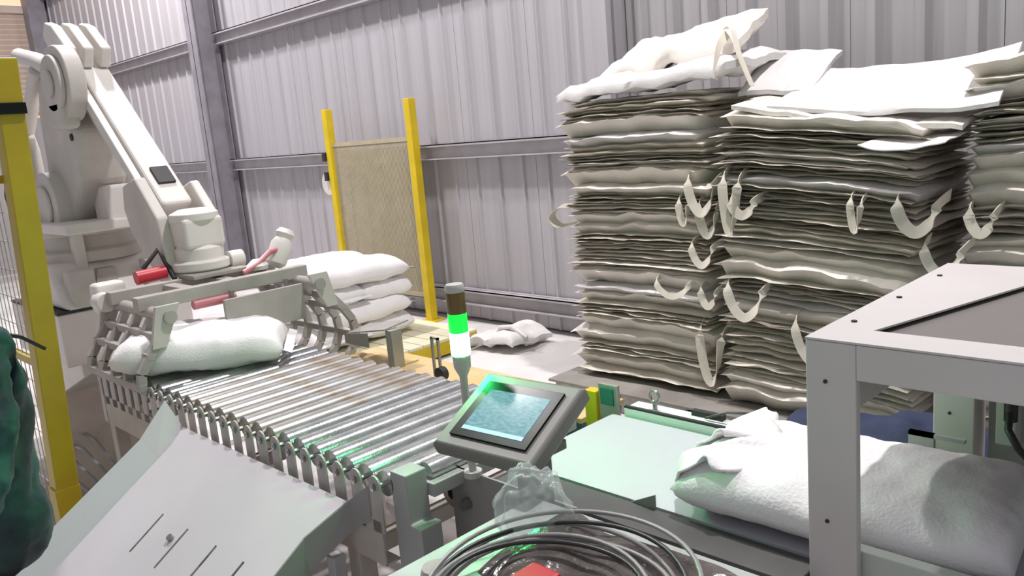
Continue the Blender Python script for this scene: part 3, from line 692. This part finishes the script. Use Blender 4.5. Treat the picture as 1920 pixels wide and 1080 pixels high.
# ------------------------------------------------------------------ palletizing robot
rb = thing('palletizing_robot', 'large dusty cream palletizing robot arm at left with bag gripper', 'robot', (-5.9, 1.75, 0))
def RB(mb, name, m_='robot', bevel=.012, smooth=None, parent=None): return mb.build(name, m_, parent or rb, bevel, smooth, segs=3)
rb_parts = len(C.objects)
# plinth
MB().box(-6.75, -5.05, 1.2, 2.4, 0, .03).build('floor_plate', 'robot', rb)
RB(MB().box(-6.2, -5.55, 1.47, 2.03, .03, .62), 'plinth', 'robot')
RB(MB().box(-6.32, -5.42, 1.36, 2.12, .62, .93), 'plinth', 'robot')
MB().box(-6.325, -5.415, 1.355, 2.125, .93, .945).build('gasket', 'dark', rb)
bs_ = MB().prism([(-6.3, .945), (-5.4, .945), (-5.45, 1.0), (-5.62, 1.19), (-6.1, 1.19), (-6.25, 1.05)], 'y', 1.40, 2.10)
RB(bs_, 'base_casting', 'robot', .03)
for x, y in ((-5.50, 1.52), (-5.50, 1.95)): RB(MB().box(x-.02, x+.09, y-.07, y+.07, .945, 1.16), 'base_lug', 'casting')
MB().prism([(1.60, 1.0), (1.74, 1.0), (1.74, 1.14), (1.64, 1.14)], 'x', -5.60, -5.50).build('base_window', 'robot_dark', rb)
RB(MB().lathe([(.32, 1.18), (.32, 1.24), (.27, 1.26), (.27, 1.33), (.33, 1.34), (.33, 1.38)], 36, Matrix.Translation((-5.88, 1.75, 0))), 'turntable', 'casting', .006, 40)
RB(MB().box(-5.66, -5.58, 1.56, 1.62, 1.1, 1.36), 'turntable_lug', 'robot')
# turret: floor, two cheeks
RB(MB().box(-6.35, -5.30, 1.45, 2.06, 1.37, 1.43), 'turret_deck', 'robot')
RB(MB().prism([(-6.3, 1.43), (-5.45, 1.43), (-5.45, 1.60), (-5.62, 1.80), (-5.85, 1.90), (-6.1, 1.82), (-6.3, 1.62)], 'y', 1.98, 2.08), 'turret_cheek', 'robot', .02)
RB(MB().prism([(-6.32, 1.43), (-6.05, 1.43), (-6.02, 1.66), (-6.08, 1.92), (-6.22, 1.98), (-6.32, 1.8)], 'y', 1.44, 1.54), 'turret_cheek', 'casting', .02)
RB(MB().box(-6.10, -5.82, 1.84, 2.08, 1.40, 1.78), 'motor_housing', 'robot', .03)
RB(MB().box(-6.06, -5.90, 2.06, 2.28, 1.56, 1.78), 'motor', 'robot', .03)
RB(MB().box(-5.56, -5.34, 1.70, 1.86, 1.40, 1.62), 'motor', 'robot', .02)
# shoulder drums and upper arm
RB(MB().cyl((-5.82, 1.52, 1.52), (-5.82, 1.62, 1.52), .20, n=36).cyl((-5.82, 1.50, 1.52), (-5.82, 1.52, 1.52), .12, n=30), 'shoulder_drum', 'casting', .008, 40)
ua = MB().prism([(-6.02, 1.50), (-5.88, 1.38), (-5.66, 1.40), (-5.38, 1.66), (-5.28, 1.93), (-5.43, 2.06), (-5.60, 2.24), (-5.83, 2.28), (-5.93, 2.05), (-5.95, 1.8)], 'y', 1.60, 1.86)
RB(ua, 'upper_arm', 'casting', .04)
RB(MB().cyl((-5.28, 1.53, 2.18), (-5.28, 1.62, 2.18), .20, n=36).cyl((-5.28, 1.50, 2.18), (-5.28, 1.53, 2.18), .15, n=36).cyl((-5.28, 1.48, 2.18), (-5.28, 1.50, 2.18), .07, n=24), 'elbow_drum', 'casting', .008, 40)
RB(MB().box(-5.44, -5.2, 1.50, 1.60, 1.94, 2.10), 'elbow_motor', 'casting', .03)
MB().cyl((-5.40, 1.592, 1.90), (-5.40, 1.604, 1.90), .02, n=12).build('bolt', 'dark', rb)
# elbow rear lugs
for y in (1.62, 1.71, 1.80): RB(MB().prism([(-5.56, 2.46), (-5.50, 2.53), (-5.40, 2.50), (-5.22, 2.36), (-5.28, 2.26), (-5.44, 2.32)], 'y', y-.028, y+.028), 'rear_lug', 'robot', .012)
for o in list(C.objects)[rb_parts:]:      # the column of the robot stands a little nearer the rollers
    if o.parent == rb: o.location.x += .38
# forearm: a long tapered box
E0 = Vector((-5.10, 1.75, 2.36)); E1 = Vector((-4.16, 1.75, 1.50)); dd = (E1-E0).normalized(); up = Vector((-dd.z, 0, dd.x))
if up.z < 0: up = -up
def fbox(y0, y1, s0, s1, u0a, u1a, u0b, u1b):
    p0 = E0+dd*s0; p1 = E0+dd*s1
    vs_ = [p0+up*u0a, p0+up*u1a, p1+up*u1b, p1+up*u0b]
    vs_ = [Vector((p.x, y, p.z)) for y in (y0, y1) for p in vs_]
    return MB().add(vs_, [(3, 2, 1, 0), (4, 5, 6, 7), (0, 1, 5, 4), (1, 2, 6, 5), (2, 3, 7, 6), (3, 0, 4, 7)])
LEN = (E1-E0).length
RB(fbox(1.665, 1.825, -.04, LEN+.02, -.16, .05, -.10, .05), 'forearm', 'robot', .02)
RB(fbox(1.615, 1.655, -.12, LEN*.95, -.02, .045, -.02, .035), 'link_rod', 'robot', .008)
cv = MB(); pc = E0+dd*(LEN*.86)+up*.055
cv.box(-.06, .06, -.045, .045, -.004, .008, Matrix.Translation(pc) @ Matrix((dd, Vector((0, 1, 0)), up)).transposed().to_4x4())
cv.build('cable_port', 'dark', rb, .003)
RB(MB().prism([(-4.42, 1.62), (-4.25, 1.66), (-4.05, 1.46), (-4.0, 1.22), (-4.14, 1.14), (-4.40, 1.38), (-4.45, 1.50)], 'y', 1.60, 1.66), 'wrist_cheek', 'casting', .012)
RB(MB().prism([(-4.32, 1.58), (-4.18, 1.62), (-3.98, 1.42), (-4.0, 1.30), (-4.2, 1.30)], 'y', 1.85, 1.90), 'wrist_cheek', 'robot', .012)
WX, WY = -3.98, 1.755
wp = MB().lathe([(.115, 1.24), (.115, 1.30), (.10, 1.31), (.10, 1.43), (.115, 1.435), (.115, 1.47), (.07, 1.49)], 30, Matrix.Translation((WX, WY, 0)))
RB(wp, 'wrist', 'robot', .004, 40)
RB(MB().box(WX-.08, WX+.10, WY-.10, WY+.10, 1.30, 1.45), 'wrist_block', 'robot', .02)
RB(MB().lathe([(.13, 1.19), (.145, 1.20), (.145, 1.235), (.12, 1.245)], 30, Matrix.Translation((WX, WY, 0))), 'wrist_flange', 'robot', .003, 40)
rb_parts = len(C.objects)
# rear linkage at the far left
RB(MB().tube([(-6.05, 1.62, 2.42), (-5.75, 1.62, 2.36), (-5.45, 1.62, 2.28)], .05, 12), 'linkage', 'robot', 0, 50)
RB(MB().tube([(-5.72, 1.60, 2.30), (-6.25, 1.60, 1.86)], .042, 12), 'linkage', 'robot', 0, 50)
RB(MB().tube([(-6.05, 1.58, 2.40), (-6.25, 1.58, 1.86)], .018, 10), 'linkage', 'robot', 0, 50)
RB(MB().tube([(-6.28, 1.60, 1.90), (-6.22, 1.60, 1.98), (-6.12, 1.60, 1.97), (-6.05, 1.60, 1.86), (-6.04, 1.60, 1.62), (-6.0, 1.60, 1.46)], .035, 10), 'cable_guide', 'robot', 0, 50)
MB().tube([(-5.9, 1.50, 1.95), (-5.96, 1.49, 1.75), (-5.92, 1.48, 1.52), (-5.98, 1.49, 1.42)], .018, 8).build('hose', 'dark', rb, smooth=60)
MB().tube([(-6.05, 1.43, 1.75), (-6.12, 1.42, 1.6), (-6.08, 1.42, 1.45)], .014, 8).build('hose', 'dark', rb, smooth=60)
for o in list(C.objects)[rb_parts:]:
    if o.parent == rb: o.location.x += .30
# gripper
GX0, GX1, GY0, GY1, GZ = -4.0, -3.5, 1.32, 2.07, 1.14
gr = MB()
for x in (-3.93, -3.62): gr.box(x-.028, x+.028, GY0-.04, GY1+.04, GZ-.03, GZ+.03)
for y in (1.55, 1.755, 1.95): gr.box(-3.92, -3.63, y-.03, y+.03, GZ-.015, GZ+.02)
gr.box(-4.06, -3.78, 1.62, 1.90, GZ+.03, 1.19)
gf = gr.build('gripper_frame', 'robot_dark', rb, .004)
MB().cyl((-4.0, 1.44, 1.20), (-4.0, 1.58, 1.205), .033, n=18).build('red_valve', 'red', gf, smooth=40)
tag(bpy.context.scene.objects[-1] if False else gf.children[0], 'red pneumatic valve')
MB().tube([(-4.06, 1.5, 1.23), (-4.05, 1.58, 1.31), (-4.02, 1.60, 1.24), (-3.95, 1.60, 1.17)], .012, 8).build('hose', 'dark', gf, smooth=60)
tag(MB().tube([(-3.72, 1.84, 1.17), (-3.72, 1.92, 1.20), (-3.74, 2.0, 1.245), (-3.76, 2.08, 1.25)], .014, 8).build('red_hose', 'pink', gf, smooth=60), 'pinkish red air hose')
MB().lathe([(.03, -.09), (.052, -.07), (.055, .03), (.04, .06), (.05, .085), (.035, .11)], 20, Matrix.Translation((-3.78, 2.08, 1.24)) @ Matrix.Rotation(-.5, 4, 'X')).build('air_canister', 'robot', gf, smooth=45)
MB().lathe([(.05, -.02), (.055, 0), (.02, .03)], 16, Matrix.Translation((-3.75, 1.93, 1.19))).build('air_fitting', 'robot', gf, smooth=45)
MB().cyl((-3.90, 1.86, 1.22), (-3.90, 1.93, 1.22), .045, n=20).cyl((-3.90, 1.855, 1.22), (-3.90, 1.86, 1.22), .025, n=14).build('pivot_eye', 'robot', gf, smooth=40)
RB(MB().box(-3.52, -3.50, 1.62, 2.02, .93, 1.10), 'press_plate', 'robot_dark', .003)
for y in (1.68, 1.96): MB().cyl((-3.55, y, 1.0), (-3.55, y, 1.13), .012, n=10).build('press_rod', 'bolt', gf)
tag(MB().cyl((-3.60, 1.52, 1.09), (-3.60, 1.72, 1.09), .022, n=14).build('red_cylinder', 'pink', gf, smooth=40), 'reddish air cylinder')
def jaw(y0, s):           # s = -1 opens to the near side, +1 to the far side
    j = MB().cyl((-4.04, y0, 1.10), (-3.385, y0, 1.10), .028, n=14).build('jaw', 'robot_dark', rb, smooth=40)  # jaws coloured darker to carry the shade they hang in
    prof_ = [(0, 1.10), (.05, 1.02), (.10, .95), (.145, .885), (.15, .83), (.11, .785), (.06, .765 if s > 0 else .80)]
    if s > 0: prof_ = [(0, 1.10), (.06, 1.03), (.12, .96), (.17, .885), (.18, .81), (.15, .74), (.11, .69)]
    for k in range(5):
        x = -4.0+k*.145
        tn = MB()
        for i in range(len(prof_)-1):
            (a0, z0), (a1, z1) = prof_[i], prof_[i+1]
            w0 = .017
            p = [Vector((x-.014, y0+s*a0, z0)), Vector((x+.014, y0+s*a0, z0)), Vector((x+.014, y0+s*a1, z1)), Vector((x-.014, y0+s*a1, z1))]
            nn = Vector((0, (z0-z1), s*(a1-a0))).normalized()*w0
            tn.add([q_-nn for q_ in p]+[q_+nn for q_ in p], [(3, 2, 1, 0), (4, 5, 6, 7), (0, 1, 5, 4), (1, 2, 6, 5), (2, 3, 7, 6), (3, 0, 4, 7)])
        tn.build('tine', 'robot_dark', j)
    for (a0, z0) in (prof_[1], prof_[2], prof_[4]):
        MB().box(-4.02, -3.405, y0+s*a0-.016, y0+s*a0+.016, z0-.016, z0+.016).build('tine_bar', 'robot_dark', j, .003)
    MB().prism([(y0-.05, 1.15), (y0+.05, 1.15), (y0+.03+s*.06, .98), (y0-.03+s*.06, .98)], 'x', -4.03, -4.01).build('jaw_plate', 'casting', j)
    MB().prism([(y0-.05, 1.15), (y0+.05, 1.15), (y0+.03+s*.06, .98), (y0-.03+s*.06, .98)], 'x', -3.42, -3.40).build('jaw_plate', 'casting', j)
jaw(1.33, -1); jaw(2.05, 1)
RB(MB().box(-4.12, -4.02, 1.26, 1.40, 1.06, 1.20), 'jaw_motor', 'robot', .02)
RB(MB().cyl((-4.05, 1.28, 1.12), (-3.96, 1.28, 1.12), .045, n=20), 'jaw_motor', 'robot', .006, 40)

# clutter under and behind the rollers at left
bx = thing('valve_box', 'small grey control box on the floor by the robot plinth', 'box', (-4.95, 1.55, 0))
MB().box(-5.1, -4.72, 1.38, 1.72, 0, .40).build('body', 'casting', bx, .01)
MB().box(-5.0, -4.80, 1.42, 1.6, .40, .52).build('cover', 'robot', bx, .01)
MB().box(-4.72, -4.71, 1.46, 1.62, .14, .30).build('door', 'robot_dark', bx, .002)
sl = thing('drip_tray', 'grey sheet tray leaning between robot plinth and roller bed', 'tray', (-4.3, 1.5, 0))
MB().quadplate([(-4.55, 1.16, .60), (-4.05, 1.20, .80), (-4.05, 1.62, .80), (-4.55, 1.58, .60)], .006).build('plate', 'robot_dark', sl)
MB().box(-4.56, -4.53, 1.16, 1.58, 0, .61).build('support', 'rail_beige', sl)
for k in range(4):
    rs = random.Random(k+40); y = 1.05+.06*k
    o = MB().tube([(-4.9, y+.1, .02), (-4.6, y+.02, .22+.05*k), (-4.35, y, .30+.03*k), (-4.12, y+.05, .22), (-4.02, y+.12, .02)], .010, 7)
    Mw = Matrix.Translation((-4.5, y, 0)); me = o.mesh('cable', Mw.inverted()); ob = place('cable', me, 'cable', None, Mw, smooth=60)
    own(ob, ('lowest', 'second lowest', 'third lowest', 'highest')[k]+' grey cable looping over the floor by the robot plinth', 'cable', 'cables by the robot plinth')
MB_ = MB().box(-4.95, -3.55, .98, 1.14, .0, .05); Mw = Matrix.Translation((-4.2, 1.06, 0))
ob = place('cable_duct', MB_.mesh('cable_duct', Mw.inverted()), 'wood_pallet', None, Mw, .004); own(ob, 'dark brown cable duct on the floor below the roller conveyor', 'duct')

# ------------------------------------------------------------------ foreground table and things on it
tbx = thing('work_table', 'pale green-tinted work table in the foreground', 'table', (-.6, .8, 0))
MB().box(-1.285, .35, .25, 1.265, .872, .90).build('tabletop', 'table', tbx, .004)
MB().box(-1.29, -1.286, .25, 1.265, .868, .895).build('edge_trim', 'grey_paint', tbx)
for x, y in ((-1.2, .33), (-1.2, 1.18), (.27, .33), (.27, 1.18)): MB().box(x-.025, x+.025, y-.025, y+.025, 0, .872).build('leg', 'grey_paint', tbx, .003)
# crumpled clear plastic bag
pbm = bmesh.new(); bmesh.ops.create_icosphere(pbm, subdivisions=5, radius=1)
for v_ in pbm.verts:
    p = v_.co.copy(); nn = noise.noise(p*1.7+Vector((3, 3, 3)))*.22+abs(noise.noise(p*3.3))*.20+noise.noise(p*7)*.05
    q = p*(1+nn-.1)
    tz = (q.z+1)/2
    v_.co = Vector((q.x*.085*(1.05-.2*tz), q.y*.07*(1.05-.15*tz), max(0, q.z+.85)*.10))
me = bpy.data.meshes.new('plastic_bag'); pbm.to_mesh(me); pbm.free(); me.shade_smooth()
ob = place('plastic_bag', me, 'plastic', None, Matrix.Translation((-1.115, 1.10, .901)) @ Matrix.Rotation(.5, 4, 'Z')); own(ob, 'crumpled clear plastic bag on the table corner by the touch panel', 'bag')
# coil of cable
cc = thing('cable_coil', 'coil of grey cable lying on the foreground table', 'cable', (-.92, 1.03, .90))
rs = random.Random(3)
for k in range(6):
    r0 = (.262, .235, .24, .215, .205, .19, .225)[k]; ph = rs.uniform(0, 6.28); tl = (.085, .05, .065, .04, .03, .03, .05)[k]
    cx_, cy_ = -.93+rs.uniform(-.03, .03), .95-.012*k+rs.uniform(-.01, .01); pts_ = []
    for i in range(56):
        a_ = 2*PI*i/56
        x = cx_+r0*math.cos(a_); y = cy_+r0*.88*math.sin(a_)
        z = .908+.008*k+(.5+.5*math.sin(a_+.3*math.sin(ph)))*tl+.006*math.sin(2*a_+ph)
        pts_.append((x, y, z))
    MB().tube(pts_, .0046, 8, True).build('loop', 'cable' if k % 3 != 2 else 'cable_dark', cc, smooth=60)
fm = thick_sheet('plastic_film', [(-1.12, .95, .912), (-.72, .95, .912), (-.70, 1.17, .93), (-1.10, 1.17, .94)], .014, 'dark glossy plastic film bunched inside the cable coil', 'film', 'film', 51, -.02, .035, nx=40, ny=30)
pt = MB().box(-1.0, -.93, .90, .97, .94, .968); Mw = Matrix.Translation((-.96, .935, .94))
ob = place('red_tape', pt.mesh('red_tape', Mw.inverted()), 'red', None, Mw, .006); own(ob, 'small red plastic block at the bottom edge inside the cable coil', 'tape')
kn = MB().lathe([(.03, 0), (.034, .006), (.03, .02), (.012, .026)], 20); Mw = Matrix.Translation((-1.20, .90, .90))
ob = place('round_knob', kn.mesh('round_knob'), 'robot_dark', None, Mw, smooth=40); own(ob, 'small round dark knob on the table beside the coil', 'knob')

# ------------------------------------------------------------------ worker at the left edge, bending away to the left
def skin_obj(name, verts, edges, radii, material, parent, sub=2, root=0, wrinkle=0):
    me = bpy.data.meshes.new(name); inv = WORLD[parent.name].inverted()
    me.from_pydata([tuple(inv @ Vector(v_)) for v_ in verts], edges, [])
    o = bpy.data.objects.new(name, me); o.parent = parent; link(o, WORLD[parent.name])
    o.modifiers.new('skin', 'SKIN')
    for i, r in enumerate(radii):
        r = r if isinstance(r, tuple) else (r, r)
        me.skin_vertices[0].data[i].radius = r; me.skin_vertices[0].data[i].use_root = (i == root)
    s_ = o.modifiers.new('sub', 'SUBSURF'); s_.levels = sub; s_.render_levels = sub
    if wrinkle:
        tx = bpy.data.textures.new('wrinkle', 'CLOUDS'); tx.noise_scale = .11; tx.noise_depth = 3
        dm = o.modifiers.new('folds', 'DISPLACE'); dm.texture = tx; dm.strength = wrinkle; dm.mid_level = .5; dm.texture_coords = 'GLOBAL'
    me.materials.append(M[material])
    for p in me.polygons: p.use_smooth = True
    o.modifiers['skin'].use_smooth_shade = True
    return o
pn = thing('person', 'person in dark teal jacket and navy trousers standing with back turned at left edge', 'person', (-2.2, .35, 0))
X = -2.2
# torso + arms (jacket): pelvis, waist, chest, neck base, shoulders, elbows, wrists
V = [(X, .36, .80), (X, .365, 1.02), (X, .355, 1.20), (X, .355, 1.35), (X, .35, 1.43),
     (X+.16, .365, 1.38), (X-.16, .365, 1.38), (X+.24, .34, 1.10), (X-.24, .34, 1.10), (X+.22, .14, .98), (X-.22, .14, .98)]
E_ = [(0, 1), (1, 2), (2, 3), (3, 4), (3, 5), (3, 6), (5, 7), (6, 8), (7, 9), (8, 10)]
Rr = [(.17, .15), (.155, .135), (.165, .14), (.14, .115), .06, .085, .085, .062, .062, .048, .048]
skin_obj('jacket', V, E_, Rr, 'jacket', pn, 4, wrinkle=.05)
V = [(X, .36, .80), (X+.09, .36, .62), (X-.09, .36, .62), (X+.11, .345, .46), (X-.11, .34, .46), (X+.11, .36, .09), (X-.11, .36, .09)]
skin_obj('trousers', V, [(0, 1), (0, 2), (1, 3), (2, 4), (3, 5), (4, 6)], [.10, .09, .09, .072, .075, .062, .062], 'trousers', pn, 4, wrinkle=.03)
for s_ in (1, -1):
    skin_obj('shoe', [(X+.11*s_, .37, .055), (X+.11*s_, .28, .05), (X+.115*s_, .16, .04)], [(0, 1), (1, 2)], [.05, .048, .04], 'dark', pn)
hd = bmesh.new(); bmesh.ops.create_uvsphere(hd, u_segments=32, v_segments=24, radius=1)
for v_ in hd.verts:
    p = v_.co; q = Vector((p.x*.076, p.y*.098, p.z*.118))
    if p.z < -.2: q.x *= 1-.25*(-p.z-.2); q.y = q.y*(1-.15*(-p.z-.2))-.012*(-p.z-.2)
    if p.y < -.8 and abs(p.x) < .22 and -.35 < p.z < .1: q.y -= .022*(1-abs(p.x)/.22)
    v_.co = q
me = bpy.data.meshes.new('head'); hd.to_mesh(me); hd.free(); me.shade_smooth()
HM = Matrix.Translation((0, -.11, 1.565)) @ Matrix.Rotation(.35, 4, 'X')
head = place('head', me, 'skin', pn, HM)
for s_ in (1, -1):
    e_ = MB().lathe([(.002, -.011), (.009, -.007), (.012, 0), (.009, .007), (.002, .011)], 12, Matrix.Translation((s_*.03, -.088, .012))); e_.build('eye', 'eye', head, local=True, smooth=60)
    e_ = MB().lathe([(.004, -.012), (.02, -.006), (.028, 0), (.02, .006), (.004, .01)], 14, Matrix.Translation((s_*.078, .01, -.01)) @ Matrix.Rotation(PI/2, 4, 'Y')); e_.build('ear', 'skin', head, local=True, smooth=60)
MB().box(-.022, .022, -.097, -.088, -.062, -.054).build('mouth', 'red', head, .003, local=True)
hr = bmesh.new(); bmesh.ops.create_uvsphere(hr, u_segments=32, v_segments=24, radius=1)
bmesh.ops.delete(hr, geom=[v_ for v_ in hr.verts if v_.co.z < -.25 or (v_.co.y < -.45 and v_.co.z < .45)], context='VERTS')
for v_ in hr.verts: v_.co = Vector((v_.co.x*.084, v_.co.y*.106+.004, v_.co.z*.128))
me = bpy.data.meshes.new('hair'); hr.to_mesh(me); hr.free(); me.shade_smooth()
place('hair', me, 'hair', head)
skin_obj('neck', [(X, .34, 1.37), (X, .32, 1.43), (X, .28, 1.50)], [(0, 1), (1, 2)], [.055, .052, .055], 'skin', pn)
for s_, wx, wy, wz in ((1, X+.22, .14, .98), (-1, X-.22, .14, .98)):
    vs_ = [(wx, wy+.01, wz+.01), (wx, wy-.05, wz-.04), (wx, wy-.085, wz-.075)]; es_ = [(0, 1), (1, 2)]; rr_ = [.026, (.036, .02), (.034, .018)]
    for k in range(4):
        ox = (-.03+.02*k); b0 = len(vs_); ln = (.068, .078, .074, .058)[k]
        vs_ += [(wx+ox, wy-.10, wz-.09), (wx+ox, wy-.10-ln*.55, wz-.10-ln*.45), (wx+ox, wy-.10-ln*.7, wz-.10-ln*.95)]
        es_ += [(2, b0), (b0, b0+1), (b0+1, b0+2)]; rr_ += [.0095, .009, .0075]
    b0 = len(vs_); vs_ += [(wx-s_*.045, wy-.06, wz-.065), (wx-s_*.058, wy-.09, wz-.10)]; es_ += [(1, b0), (b0, b0+1)]; rr_ += [.011, .009]
    skin_obj('hand', vs_, es_, rr_, 'skin', pn)
MB().ribbon([(X+.02, .40, 1.37), (X+.02, .45, 1.385), (X+.02, .50, 1.365), (X+.02, .545, 1.325)], .03, .008, (1, 0, 0)).build('collar_strap', 'dark', pn, smooth=50)
